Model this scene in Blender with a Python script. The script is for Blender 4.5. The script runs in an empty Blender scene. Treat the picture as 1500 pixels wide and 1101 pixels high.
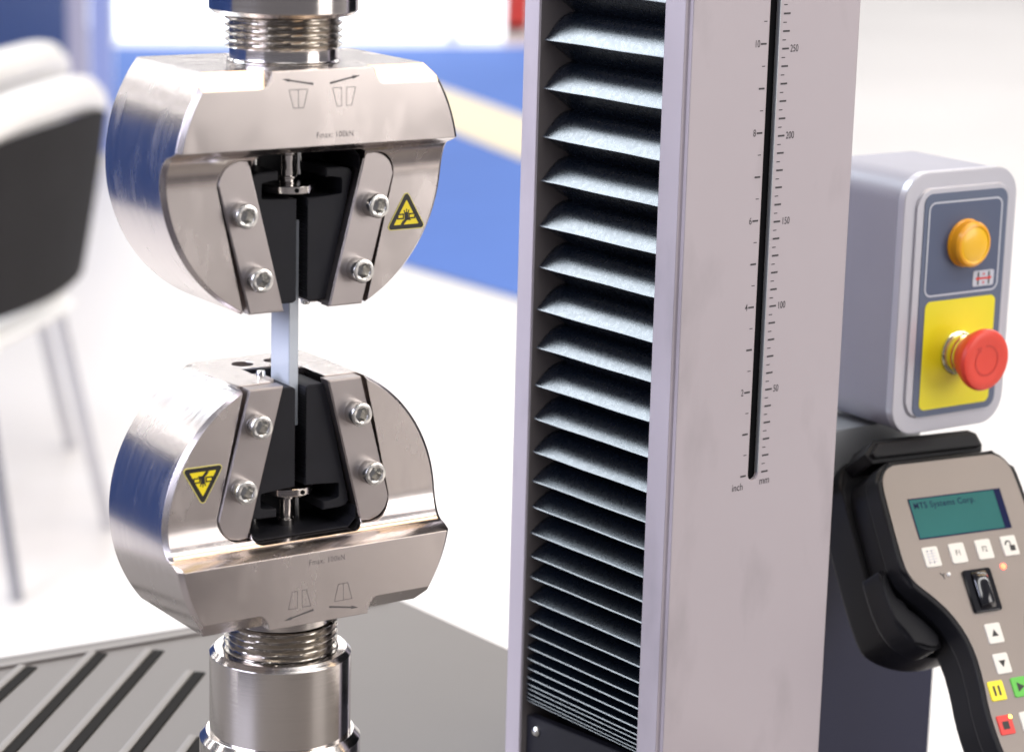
import bpy, bmesh, math, random
from mathutils import Vector, Matrix
random.seed(7)
R = math.radians
MM = 0.001
scene = bpy.context.scene
col = scene.collection

# ------------------------------------------------------------------ camera
YAW, PITCH, ROLL, FPX = R(38.05), R(13.2), R(1.514), 3728.0
IW, IH = 1500.0, 1101.0
fwd = Vector((math.sin(YAW)*math.cos(PITCH), math.cos(YAW)*math.cos(PITCH), -math.sin(PITCH)))
_r = Vector((math.cos(YAW), -math.sin(YAW), 0)); _u = _r.cross(fwd)
crt = _r*math.cos(ROLL) + _u*math.sin(ROLL); cup = -_r*math.sin(ROLL) + _u*math.cos(ROLL)
CAM = Vector((-944.1, -1056.0, 396.2))           # millimetres; origin = column corner at the scale's zero
cam_data = bpy.data.cameras.new('camera'); cam = bpy.data.objects.new('camera', cam_data); col.objects.link(cam)
m = Matrix((crt, cup, -fwd)).transposed().to_4x4(); m.translation = CAM*MM; cam.matrix_world = m
cam_data.sensor_width = 36; cam_data.lens = FPX/IW*36
cam_data.clip_start = 0.05; cam_data.clip_end = 200
cam_data.dof.use_dof = True; cam_data.dof.focus_distance = 1.44; cam_data.dof.aperture_fstop = 7.6
scene.camera = cam

def ray(x, y): return fwd + crt*((x-IW/2)/FPX) - cup*((y-IH/2)/FPX)
def on_depth(x, y, d): return CAM + ray(x, y)*d                 # mm
def on_z(x, y, Z): d = ray(x, y); return CAM + d*((Z-CAM.z)/d.z)
def on_y(x, y, Y): d = ray(x, y); return CAM + d*((Y-CAM.y)/d.y)

# ------------------------------------------------------------------ world and lamps
world = bpy.data.worlds.new('World'); scene.world = world; world.use_nodes = True
bg = world.node_tree.nodes['Background']; bg.inputs[0].default_value = (0.86, 0.85, 0.97, 1); bg.inputs[1].default_value = 0.22
def area(name, loc, target, sx, sy, power, colr=(1, 1, 1), spread=180):
    l = bpy.data.lights.new(name, 'AREA'); l.shape = 'RECTANGLE'; l.size = sx; l.size_y = sy; l.energy = power; l.color = colr; l.spread = R(spread)
    o = bpy.data.objects.new(name, l); col.objects.link(o); o.location = loc
    o.rotation_euler = (Vector(target)-Vector(loc)).to_track_quat('-Z', 'Y').to_euler()
    return o
for i, yy in enumerate((-2.4, 1.4, 4.6, 8.6, 13.0, 17.5, 22.5)):
    area('ceiling_lamp_row', (7.5, yy, 3.6), (7.5, yy, 0), 26.0, 0.55, 395, (1, 0.985, 0.965))
area('added_warm_light', (3.4, -0.7, 3.6), (3.4, -0.7, 0), 7.0, 0.8, 100, (1, 0.74, 0.45))  # unseen warm light, added to turn grip chamfers and fillets gold
area('unseen_light_panel', (-0.85, 2.75, 2.45), (0.0, 0.08, 0.12), 1.5, 1.0, 50, (0.74, 0.87, 1.0))  # unseen panel, placed so the bellows folds catch its highlight
area('unseen_light_panel', (-3.1, 0.35, 1.3), (-0.05, 0.1, 0.1), 2.2, 1.6, 120, (0.76, 0.79, 1.0))  # added softbox out of view, brightens the column's left flanges
area('unseen_light_panel', (1.8, -3.0, 0.9), (-0.2, 0.1, 0.0), 1.6, 2.0, 48, (1.0, 0.955, 0.925))  # added softbox out of view, brightens the front faces
scene.view_settings.view_transform = 'Standard'; scene.view_settings.look = 'None'
scene.view_settings.gamma = 1; scene.view_settings.use_curve_mapping = False
scene.view_settings.exposure = 0.18
scene.cycles.use_denoising = True
scene.cycles.max_bounces = 8
scene.cycles.sample_clamp_indirect = 6

# ------------------------------------------------------------------ materials
def node_mat(name):
    mt = bpy.data.materials.new(name); mt.use_nodes = True
    nt = mt.node_tree; return mt, nt, nt.nodes['Principled BSDF']
def mat(name, color, rough=0.5, metal=0.0, noise=None, bump=None, var=0.0, rvar=0.0, bevel=0.0, spec=0.5, coat=0.0, emit=0.0, smear=False, scuff=0.0):
    """noise/bump: (sx, sy, sz) noise frequency per metre in object space; var: colour variation; rvar: roughness variation"""
    mt, nt, p = node_mat(name)
    p.inputs['Base Color'].default_value = (*color, 1); p.inputs['Roughness'].default_value = rough
    p.inputs['Metallic'].default_value = metal; p.inputs['Specular IOR Level'].default_value = spec
    p.inputs['Coat Weight'].default_value = coat; p.inputs['Coat Roughness'].default_value = 0.12
    if emit:
        p.inputs['Emission Color'].default_value = (*color, 1); p.inputs['Emission Strength'].default_value = emit
    N, L = nt.nodes, nt.links
    tc = N.new('ShaderNodeTexCoord')
    def nz(scale, detail=4):
        mp = N.new('ShaderNodeMapping'); mp.inputs['Scale'].default_value = scale
        L.new(tc.outputs['Object'], mp.inputs['Vector'])
        n = N.new('ShaderNodeTexNoise'); n.inputs['Scale'].default_value = 1.0; n.inputs['Detail'].default_value = detail
        L.new(mp.outputs['Vector'], n.inputs['Vector']); return n
    if noise:
        n = nz(noise)
        if var:
            mx = N.new('ShaderNodeMix'); mx.data_type = 'RGBA'
            mx.inputs['A'].default_value = (*[c*(1-var) for c in color], 1); mx.inputs['B'].default_value = (*[min(1, c*(1+var)) for c in color], 1)
            L.new(n.outputs['Fac'], mx.inputs['Factor']); L.new(mx.outputs['Result'], p.inputs['Base Color'])
        if rvar:
            mr = N.new('ShaderNodeMapRange'); mr.inputs['From Min'].default_value = 0.3; mr.inputs['From Max'].default_value = 0.7
            mr.inputs['To Min'].default_value = max(0.02, rough-rvar); mr.inputs['To Max'].default_value = rough+rvar
            L.new(n.outputs['Fac'], mr.inputs['Value']); L.new(mr.outputs['Result'], p.inputs['Roughness'])
    if smear:      # oily smears and wipe marks: patches of rougher metal
        sm = nz((55, 55, 25), 6); mr2 = N.new('ShaderNodeMapRange'); mr2.inputs['From Min'].default_value = 0.52; mr2.inputs['From Max'].default_value = 0.75
        mr2.inputs['To Min'].default_value = 0.0; mr2.inputs['To Max'].default_value = 0.11
        L.new(sm.outputs['Fac'], mr2.inputs['Value'])
        ad = N.new('ShaderNodeMath'); ad.operation = 'ADD'
        src = p.inputs['Roughness'].links[0].from_socket
        L.new(src, ad.inputs[0]); L.new(mr2.outputs['Result'], ad.inputs[1]); L.new(ad.outputs[0], p.inputs['Roughness'])
    if scuff:      # faint darker handling marks on paint
        sm = nz((26, 26, 11), 8); mr2 = N.new('ShaderNodeMapRange'); mr2.inputs['From Min'].default_value = 0.56; mr2.inputs['From Max'].default_value = 0.74
        mr2.inputs['To Min'].default_value = 0.0; mr2.inputs['To Max'].default_value = scuff
        L.new(sm.outputs['Fac'], mr2.inputs['Value'])
        mx2 = N.new('ShaderNodeMix'); mx2.data_type = 'RGBA'; mx2.inputs['B'].default_value = (*[c*0.55 for c in color], 1)
        src = p.inputs['Base Color'].links[0].from_socket
        L.new(mr2.outputs['Result'], mx2.inputs['Factor']); L.new(src, mx2.inputs['A']); L.new(mx2.outputs['Result'], p.inputs['Base Color'])
    nrm = None
    if bevel:
        b = N.new('ShaderNodeBevel'); b.samples = 4; b.inputs['Radius'].default_value = bevel; nrm = b.outputs['Normal']
    if bump:
        sc, strength, dist = bump
        n2 = nz(sc, 3); bp = N.new('ShaderNodeBump'); bp.inputs['Strength'].default_value = strength; bp.inputs['Distance'].default_value = dist
        L.new(n2.outputs['Fac'], bp.inputs['Height'])
        if nrm: L.new(nrm, bp.inputs['Normal'])
        nrm = bp.outputs['Normal']
    if nrm: L.new(nrm, p.inputs['Normal'])
    return mt
M = {}
M['steel'] = mat('ground_steel', (0.62, 0.565, 0.54), 0.225, 1, noise=(22, 420, 22), var=0.05, rvar=0.035, bevel=0.0006, smear=True)
M['plate'] = mat('clamp_plate_steel', (0.43, 0.39, 0.38), 0.36, 1, noise=(60, 60, 60), var=0.06, rvar=0.04, bevel=0.0005)
M['screw'] = mat('zinc_screw', (0.72, 0.71, 0.68), 0.22, 1, noise=(300, 300, 300), var=0.06, bevel=0.0004)
M['jaw'] = mat('black_oxide_jaw', (0.013, 0.013, 0.017), 0.55, 0.0, noise=(70, 70, 70), var=0.35, rvar=0.06, bevel=0.0005, spec=0.25)
M['turned'] = mat('turned_steel', (0.62, 0.58, 0.55), 0.13, 1, noise=(15, 15, 2500), var=0.08, rvar=0.05, bump=((8, 8, 3500), 0.10, 0.0002), bevel=0.0005)
M['thread'] = mat('oily_thread_steel', (0.50, 0.465, 0.42), 0.2, 1, noise=(120, 120, 600), var=0.22, rvar=0.06)
M['dark'] = mat('dark_hole', (0.006, 0.006, 0.007), 0.8, spec=0.05)
M['spec'] = mat('specimen_alloy', (0.58, 0.62, 0.67), 0.42, 0.1, noise=(40, 40, 40), var=0.03, bevel=0.0003)
M['engrave'] = mat('engraved_mark', (0.16, 0.14, 0.14), 0.6)
M['engrave_l'] = mat('engraved_arrow', (0.10, 0.09, 0.09), 0.6)
M['yellow'] = mat('label_yellow', (0.93, 0.74, 0.012), 0.4)
M['yellow_edge'] = mat('label_rim', (0.75, 0.66, 0.18), 0.4)
M['black'] = mat('print_black', (0.012, 0.011, 0.010), 0.45)
M['paint'] = mat('column_paint', (0.475, 0.425, 0.455), 0.42, 0, noise=(9, 9, 5), var=0.05, rvar=0.04, bump=((1100, 1100, 1100), 0.06, 0.0002), bevel=0.0015, scuff=0.35)
M['inner'] = mat('column_inner_grey', (0.20, 0.18, 0.18), 0.6)
M['bellows'] = mat('bellows_leather', (0.002, 0.004, 0.008), 0.28, 0, noise=(300, 300, 300), var=0.3, rvar=0.03, bump=((1300, 1300, 1300), 0.16, 0.00025), spec=0.9)
M['hem'] = mat('bellows_hem', (0.03, 0.035, 0.045), 0.28, 0, spec=0.8)
M['endplate'] = mat('bellows_end_plate', (0.014, 0.014, 0.02), 0.4, 0, noise=(40, 40, 40), var=0.2)
M['ink'] = mat('scale_ink', (0.035, 0.03, 0.035), 0.5)
M['boxshaded'] = mat('control_box_paint_shaded', (0.30, 0.30, 0.36), 0.42, 0.0, noise=(20, 20, 20), var=0.04, rvar=0.04, bevel=0.002)  # bezel's paint darkened: shade on the box side put into the colour
M['bezel'] = mat('control_box_bezel', (0.56, 0.56, 0.62), 0.28, 0.3, bevel=0.0015)
M['slate'] = mat('panel_slate', (0.105, 0.135, 0.215), 0.4)
M['slate_dark'] = mat('panel_slate_dark', (0.075, 0.10, 0.18), 0.4)
M['panel_line'] = mat('panel_line_print', (0.55, 0.58, 0.66), 0.4)
M['estop_yellow'] = mat('estop_yellow', (0.86, 0.76, 0.012), 0.38, noise=(30, 30, 30), var=0.03)
M['estop_red'] = mat('estop_red', (0.78, 0.055, 0.03), 0.38, bevel=0.0008)
M['estop_red_dark'] = mat('estop_red_mark', (0.62, 0.035, 0.02), 0.4)
M['brass'] = mat('chromed_collar', (0.80, 0.76, 0.52), 0.12, 1)
M['amber'] = mat('amber_lens', (0.90, 0.40, 0.004), 0.32, 0, coat=0.3)
M['amber_face'] = mat('amber_lens_face', (0.93, 0.52, 0.006), 0.35, 0, coat=0.3)
M['redprint'] = mat('red_print', (0.65, 0.05, 0.04), 0.5)
M['rubber'] = mat('handset_black', (0.012, 0.012, 0.014), 0.36, 0, noise=(40, 40, 40), var=0.2, rvar=0.05, bevel=0.0025, spec=0.16)
M['faceplate'] = mat('handset_face', (0.25, 0.215, 0.19), 0.38, 0.3, noise=(25, 25, 25), var=0.05, rvar=0.04)
M['lcd'] = mat('lcd_teal', (0.018, 0.115, 0.11), 0.2, 0, noise=(14, 14, 14), var=0.25, emit=0.16)
M['lcd_text'] = mat('lcd_ink', (0.004, 0.008, 0.05), 0.5, spec=0.1)
M['key'] = mat('key_cream', (0.74, 0.72, 0.66), 0.45)
M['key_yellow'] = mat('key_yellow', (0.88, 0.75, 0.03), 0.45)
M['key_green'] = mat('key_green', (0.11, 0.50, 0.06), 0.45)
M['key_red'] = mat('key_red', (0.70, 0.045, 0.035), 0.45)
M['rocker'] = mat('rocker_black', (0.006, 0.006, 0.008), 0.10, 0, coat=0.6)
M['led_red'] = mat('led_red_lit', (1.0, 0.09, 0.04), 0.3, 0, emit=7.0)
M['led_yellow'] = mat('led_yellow_lit', (1.0, 0.85, 0.15), 0.3, 0, emit=2.2)
M['led_off'] = mat('led_clear', (0.85, 0.85, 0.82), 0.2)
M['navy'] = mat('support_post_navy', (0.012, 0.015, 0.05), 0.6, 0, noise=(12, 12, 3), var=0.15)
M['bracket'] = mat('bracket_grey', (0.42, 0.44, 0.46), 0.35, 0.5)
M['table'] = mat('table_grey', (0.14, 0.128, 0.117), 0.5, 0.0, noise=(5, 5, 5), var=0.08, rvar=0.05)
M['rib'] = mat('table_rail_pale', (0.20, 0.185, 0.17), 0.5, 0.0)  # paler than the table: the rails' highlight is painted in
M['ribdark'] = mat('table_groove_shade', (0.012, 0.011, 0.010), 0.8, spec=0.1)  # black for the shadow in the table grooves
M['darksheet'] = mat('unseen_dark_sheet', (0.045, 0.04, 0.045), 0.9, 0, noise=(40, 40, 40), var=0.15)
M['floor'] = mat('hall_floor', (0.73, 0.70, 0.675), 0.35, 0, noise=(0.5, 0.5, 0.5), var=0.05, rvar=0.06)
M['carpet'] = mat('blue_carpet', (0.085, 0.18, 0.52), 0.9, 0, noise=(3, 3, 3), var=0.08)
M['carpet_line'] = mat('cream_inlay', (0.85, 0.74, 0.52), 0.8)
M['bluewall'] = mat('blue_wall', (0.0, 0.034, 0.18), 0.6, 0, noise=(0.8, 0.8, 0.8), var=0.08)
M['greywall'] = mat('lavender_panel', (0.40, 0.39, 0.52), 0.5)
M['palepost'] = mat('pale_blue_panel', (0.35, 0.42, 0.78), 0.5)
M['whiteplastic'] = mat('white_plastic', (0.86, 0.85, 0.83), 0.35)
M['chairblack'] = mat('chair_mesh_black', (0.035, 0.033, 0.036), 0.8, noise=(8, 8, 8), var=0.2)
M['chrome'] = mat('chair_leg_chrome', (0.62, 0.62, 0.66), 0.25, 1)
M['lightbox'] = mat('lit_counter_front', (0.93, 0.97, 1.0), 0.4, 0, emit=1.6)
M['counter'] = mat('counter_body', (0.75, 0.8, 0.86), 0.4)

# ------------------------------------------------------------------ helpers (all lengths in mm)
def link(name, me, material=None, parent=None, loc=None, rot=None):
    o = bpy.data.objects.new(name, me); col.objects.link(o)
    if material is not None and me is not None and not me.materials: me.materials.append(material)
    if parent: o.parent = parent
    if loc is not None: o.location = Vector(loc)*MM
    if rot is not None: o.rotation_euler = rot
    return o
def tag(o, label=None, cat=None, group=None, kind=None):
    if label: o['label'] = label
    if cat: o['category'] = cat
    if group: o['group'] = group
    if kind: o['kind'] = kind
    return o
def root(name, label, cat, loc, rot=(0, 0, 0), group=None):
    o = link(name, None, loc=loc, rot=rot); o.empty_display_size = 0.02
    return tag(o, label, cat, group)
def finish(bm, name, angle=32, smooth=True):
    bmesh.ops.scale(bm, vec=(MM, MM, MM), verts=bm.verts)
    bmesh.ops.recalc_face_normals(bm, faces=bm.faces)
    me = bpy.data.meshes.new(name); bm.to_mesh(me); bm.free()
    if smooth:
        for p in me.polygons: p.use_smooth = True
        me.set_sharp_from_angle(angle=R(angle))
    return me
def prism_bm(poly, y0, y1, bm=None):
    """polygon of (x, z) extruded along y"""
    bm = bm or bmesh.new(); n = len(poly)
    a = [bm.verts.new((x, y0, z)) for x, z in poly]; b = [bm.verts.new((x, y1, z)) for x, z in poly]
    bm.faces.new(a); bm.faces.new(b[::-1])
    for i in range(n): bm.faces.new((a[i], b[i], b[(i+1) % n], a[(i+1) % n]))
    return bm
def box_bm(x0, x1, y0, y1, z0, z1, bm=None): return prism_bm([(x0, z0), (x1, z0), (x1, z1), (x0, z1)], y0, y1, bm)
def lathe_bm(prof, seg=64, bm=None):
    bm = bm or bmesh.new(); rings = []
    for r, z in prof:
        if r < 1e-6: rings.append([bm.verts.new((0, 0, z))])
        else: rings.append([bm.verts.new((r*math.cos(2*math.pi*i/seg), r*math.sin(2*math.pi*i/seg), z)) for i in range(seg)])
    for a, b in zip(rings, rings[1:]):
        for i in range(seg):
            j = (i+1) % seg
            if len(a) == 1 and len(b) > 1: bm.faces.new((a[0], b[i], b[j]))
            elif len(b) == 1 and len(a) > 1: bm.faces.new((a[i], b[0], a[j]))
            elif len(a) > 1: bm.faces.new((a[i], b[i], b[j], a[j]))
    return bm
def move_bm(bm, mat4): bmesh.ops.transform(bm, matrix=mat4, verts=bm.verts); return bm
def arc(cx, cz, r, a0, a1, n=8): return [(cx+r*math.cos(R(a0+(a1-a0)*i/n)), cz+r*math.sin(R(a0+(a1-a0)*i/n))) for i in range(n+1)]
def rrect(x0, x1, z0, z1, r, n=6):
    return arc(x1-r, z1-r, r, 0, 90, n)+arc(x0+r, z1-r, r, 90, 180, n)+arc(x0+r, z0+r, r, 180, 270, n)+arc(x1-r, z0+r, r, 270, 360, n)
def offset_poly(poly, d):
    """simple miter offset of a polygon (positive grows a counter-clockwise polygon)"""
    n = len(poly); ar = sum(poly[i][0]*poly[(i+1) % n][1]-poly[(i+1) % n][0]*poly[i][1] for i in range(n))
    s = 1 if ar > 0 else -1; out = []
    for i in range(n):
        p0, p1, p2 = Vector(poly[i-1]), Vector(poly[i]), Vector(poly[(i+1) % n])
        e1 = (p1-p0).normalized(); e2 = (p2-p1).normalized()
        n1 = Vector((e1.y, -e1.x))*s; n2 = Vector((e2.y, -e2.x))*s
        b = n1+n2; k = b.dot(n1)
        out.append(tuple(p1+b*(d/max(k, 0.3))))
    return out
def boolean(me, cutters, name):
    """difference of a mesh and a list of cutter meshes (built in metres)"""
    o = bpy.data.objects.new('tmp', me); col.objects.link(o); cs = []
    for c in cutters:
        co = bpy.data.objects.new('tmpc', c); col.objects.link(co); cs.append(co)
        md = o.modifiers.new('b', 'BOOLEAN'); md.operation = 'DIFFERENCE'; md.solver = 'EXACT'; md.object = co
    dg = bpy.context.evaluated_depsgraph_get(); dg.update()
    res = bpy.data.meshes.new_from_object(o.evaluated_get(dg)); res.name = name
    for x in [o]+cs: bpy.data.objects.remove(x)
    for p in res.polygons: p.use_smooth = True
    res.set_sharp_from_angle(angle=R(24))
    return res
def flat_poly(poly, y, bm): bm.faces.new([bm.verts.new((x, y, z)) for x, z in poly])
def strokes(segs, w, y, bm=None, closed=False):
    """flat lines of width w in the xz plane at depth y"""
    bm = bm or bmesh.new()
    for (ax, az), (bx_, bz) in segs:
        d = Vector((bx_-ax, bz-az)); d.normalize(); n = Vector((-d.y, d.x))*w/2; e = d*w/2
        flat_poly([(ax-e.x+n.x, az-e.y+n.y), (ax-e.x-n.x, az-e.y-n.y), (bx_+e.x-n.x, bz+e.y-n.y), (bx_+e.x+n.x, bz+e.y+n.y)], y, bm)
    return bm
def loop(pts): return [(pts[i], pts[(i+1) % len(pts)]) for i in range(len(pts))]
def text_mesh(s, size, align='CENTER', sx=1.0, spacing=1.0, bold=0.0):
    """flat text in the xz plane (reading along +x, facing -y), mm"""
    cu = bpy.data.curves.new('txt', 'FONT'); cu.body = s; cu.size = size; cu.align_x = align; cu.align_y = 'CENTER'; cu.space_character = spacing; cu.offset = bold
    o = bpy.data.objects.new('txt', cu); col.objects.link(o)
    dg = bpy.context.evaluated_depsgraph_get(); dg.update()
    me = bpy.data.meshes.new_from_object(o.evaluated_get(dg)); bpy.data.objects.remove(o)
    me.transform(Matrix.Scale(MM, 4) @ Matrix.Rotation(R(90), 4, 'X') @ Matrix.Diagonal((sx, 1, 1, 1)))
    me.materials.clear()
    return me
def part(name, bm, material, parent, loc=None, rot=None, angle=32, smooth=True):
    return link(name, finish(bm, name, angle, smooth), material, parent, loc, rot)

# ------------------------------------------------------------------ setting
FLOOR = -1050.0
bm = bmesh.new(); bm.faces.new([bm.verts.new(v) for v in ((-30000, -30000, FLOOR), (40000, -30000, FLOOR), (40000, 45000, FLOOR), (-30000, 45000, FLOOR))])
tag(part('floor', bm, M['floor'], None, smooth=False), kind='structure')
def ground_sheet(name, px, z, material):
    bm = bmesh.new(); bm.faces.new([bm.verts.new(on_z(x, y, z)) for x, y in px])
    return tag(part(name, bm, material, None, smooth=False), kind='structure')
bm = bmesh.new(); bm.faces.new([bm.verts.new((x, y, FLOOR+4)) for x, y in ((-5000, -5000), (1250, -5000), (1250, 850), (-5000, 850))])
tag(part('unseen_dark_sheet', bm, M['darksheet'], None, smooth=False), kind='structure')  # unseen dark floor sheet, added to darken reflections on steel undersides
ground_sheet('carpet', [(166, 67), (1150, 67), (1150, 550), (600, 390), (300, 300), (166, 150)], FLOOR+5, M['carpet'])
ground_sheet('carpet_inlay', [(500, 74), (1150, 310), (1150, 385), (500, 128)], FLOOR+9, M['carpet_line'])

# ------------------------------------------------------------------ machine table
TZ = -215.0
t = root('machine_table', 'grey machine table with slanting rails under the lower grip', 'table', (-217, 75, TZ))
def T(p): return (p[0]+217, p[1]-75)
outline = [T(p) for p in ((-620, 532), (-178, 499), (139, 472), (139, -420), (-620, -420))]
def slab(poly, z0, z1, bm=None):
    bm = bm or bmesh.new(); n = len(poly)
    a = [bm.verts.new((x, y, z0)) for x, y in poly]; b = [bm.verts.new((x, y, z1)) for x, y in poly]
    bm.faces.new(a[::-1]); bm.faces.new(b)
    for i in range(n): bm.faces.new((a[i], a[(i+1) % n], b[(i+1) % n], b[i]))
    return bm
bm = slab(outline, -45, 0)
bmesh.ops.bevel(bm, geom=[e for e in bm.edges if abs(e.verts[0].co.z) < 1e-3 and abs(e.verts[1].co.z) < 1e-3], offset=7, segments=3, affect='EDGES')
part('table_top', bm, M['table'], t)
part('pedestal', slab([T(p) for p in ((-560, 440), (60, 440), (60, -360), (-560, -360))], FLOOR-TZ, -45.5), M['navy'], t, smooth=False)
rim = [T(p) for p in ((-600, 514), (-178, 483), (122, 457), (122, 450), (-178, 476), (-600, 507))]
part('rim_line', slab(rim, 0.4, 2.2), M['rib'], t, smooth=False)
for a, b in (((-172, 471), (-420, 249)), ((-118, 469), (-400, 201)), ((-82, 452), (-380, 168)), ((-81, 397), (-380, 112)), ((-142, 290), (-400, 42))):
    A2, B2 = Vector(T(a)), Vector(T(b)); d = (B2-A2).normalized(); n = Vector((-d.y, d.x))
    if n.x > 0: n = -n                        # n points to the rail's left
    ln = (B2-A2).length
    rm = Matrix((( -d.x, n.x, 0, A2.x*MM), (-d.y, n.y, 0, A2.y*MM), (0, 0, 1, 0.0003), (0, 0, 0, 1)))
    bm = bmesh.new(); pr = [(0, 0), (0, 1.2), (1.0, 1.8), (4.5, 1.8), (6, 1.0), (6.5, 0)]
    va = [bm.verts.new((0, y, z)) for y, z in pr]; vb = [bm.verts.new((-ln, y, z)) for y, z in pr]
    bm.faces.new(va); bm.faces.new(vb[::-1])
    for i in range(len(pr)): bm.faces.new((va[i], vb[i], vb[(i+1) % len(pr)], va[(i+1) % len(pr)]))
    rail = part('rail', bm, M['rib'], t); rail.matrix_local = rm
    bm = box_bm(-ln+1, 1.5, -8.0, -0.2, -0.6, 0.6)
    bmesh.ops.bevel(bm, geom=[e for e in bm.edges], offset=0.4, segments=2, affect='EDGES')
    part('groove_shade_strip', bm, M['ribdark'], rail)  # black strip painted in for the groove shadow beside the rail

# ------------------------------------------------------------------ wedge grips
GYAW = R(-4.07); AX = Vector((-216.8, 75.0, 0)); UZ, LZ = 196.0, 5.0
RG = 84.0
def front_off(z):
    if z >= 13.5: return 43.0
    if z >= 10.7: return 43-6*(13.5-z)/2.8
    if z >= -8:
        # concave fillet from (37, 10.7) to (26, -8)
        t_ = (10.7-z)/18.7
        return 26+11*(1-math.sqrt(max(0, 1-(1-t_)**2)))
    return 26.0
zs = set([-76.0, 53.0, 13.5, 10.7, -8.0])
a = math.degrees(math.asin(-76/RG)); b = math.degrees(math.asin(53/RG))
for i in range(1, 70): zs.add(round(RG*math.sin(R(a+(b-a)*i/70)), 3))
for i in range(1, 16): zs.add(round(10.7-18.7*(1-math.cos(R(90*i/16))), 3))
zs = sorted(zs); zs = [z for i, z in enumerate(zs) if i == 0 or z-zs[i-1] > 0.12]
bm = bmesh.new(); rings = []
for z in zs:
    X = math.sqrt(RG**2-z*z); F = front_off(z); c = 2.6
    pr = [(-X, -43+c), (-X, F-c), (-X+c, F), (X-c, F), (X, F-c), (X, -43+c), (X-c, -43), (-X+c, -43)]
    rings.append([bm.verts.new((x, -o, z)) for x, o in pr])
for ra, rb in zip(rings, rings[1:]):
    for i in range(8): bm.faces.new((ra[i], ra[(i+1) % 8], rb[(i+1) % 8], rb[i]))
bm.faces.new(rings[0]); bm.faces.new(rings[-1][::-1])
base = finish(bm, 'grip_base')
def cut(bm_): return finish(bm_, 'cut', smooth=False)
PLATE_R = [(34.6, 5.7)]+[(13.5, -75.4), (33.9, -75.4), (52.0, -7.5)]+arc(40.2, -6.0, 11.8, 0, 90, 8)
PLATE_L = [(-x, z) for x, z in PLATE_R][::-1]
pocket = [(12.9, -90), (33.4, -3.0), (33.4, 4)]+arc(28.4, 4, 5, 0, 90, 5)
pocket = pocket+[(-x, z) for x, z in pocket[::-1]]
cutters = [cut(prism_bm(pocket, -60, 16))]
for P_ in (PLATE_R, PLATE_L): cutters.append(cut(prism_bm([(x, z-(12 if z < -70 else 0)) for x, z in offset_poly(P_, 0.55)], -60, -17.5)))
# top chamfers beside the lug: prism along the chamfer plane's normal
for s in (1, -1):
    poly = [(s*37.5, 0)]+[(s*(37.5-7.5*math.sin(R(a_))), 7.5-7.5*math.cos(R(a_))) for a_ in (15, 30, 45, 60, 75, 90)]+[(s*30, 30), (s*110, 30), (s*110, 0), (s*110, -20), (s*45, -20)]
    poly = [(s*37.5, 0)]+poly[1:7]+[(s*30, 40), (s*120, 40), (s*120, 0)]
    bmc = bmesh.new(); k = 1/math.sqrt(2); va = []; vb = []
    for x, sv in poly:
        P0 = Vector((x, -(43-sv*k), 44+sv*k)); nn = Vector((0, -k, k))
        va.append(bmc.verts.new(P0-nn*0.0)); vb.append(bmc.verts.new(P0+nn*40))
    bmc.faces.new(va); bmc.faces.new(vb[::-1])
    for i in range(len(va)): bmc.faces.new((va[i], vb[i], vb[(i+1) % len(va)], va[(i+1) % len(va)]))
    cutters.append(cut(bmc))
for hx in (-10, 10): cutters.append(cut(move_bm(lathe_bm([(0, -9), (6, -9), (6, 9), (0, 9)], 32), Matrix.Translation((hx, 27, -76)))))
GRIP_BODY = boolean(base, cutters, 'grip_body')
def shape(poly, y0, y1, bev=0.6):
    bm = prism_bm(poly, y0, y1)
    if bev:
        fe = [e for e in bm.edges if abs(e.verts[0].co.y-y0) < 1e-4 and abs(e.verts[1].co.y-y0) < 1e-4]
        bmesh.ops.bevel(bm, geom=fe, offset=bev, segments=2, affect='EDGES')
    return bm
PL = {1: finish(shape(PLATE_R, -26.7, -18.2), 'clamp_plate'), -1: finish(shape(PLATE_L, -26.7, -18.2), 'clamp_plate')}
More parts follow.
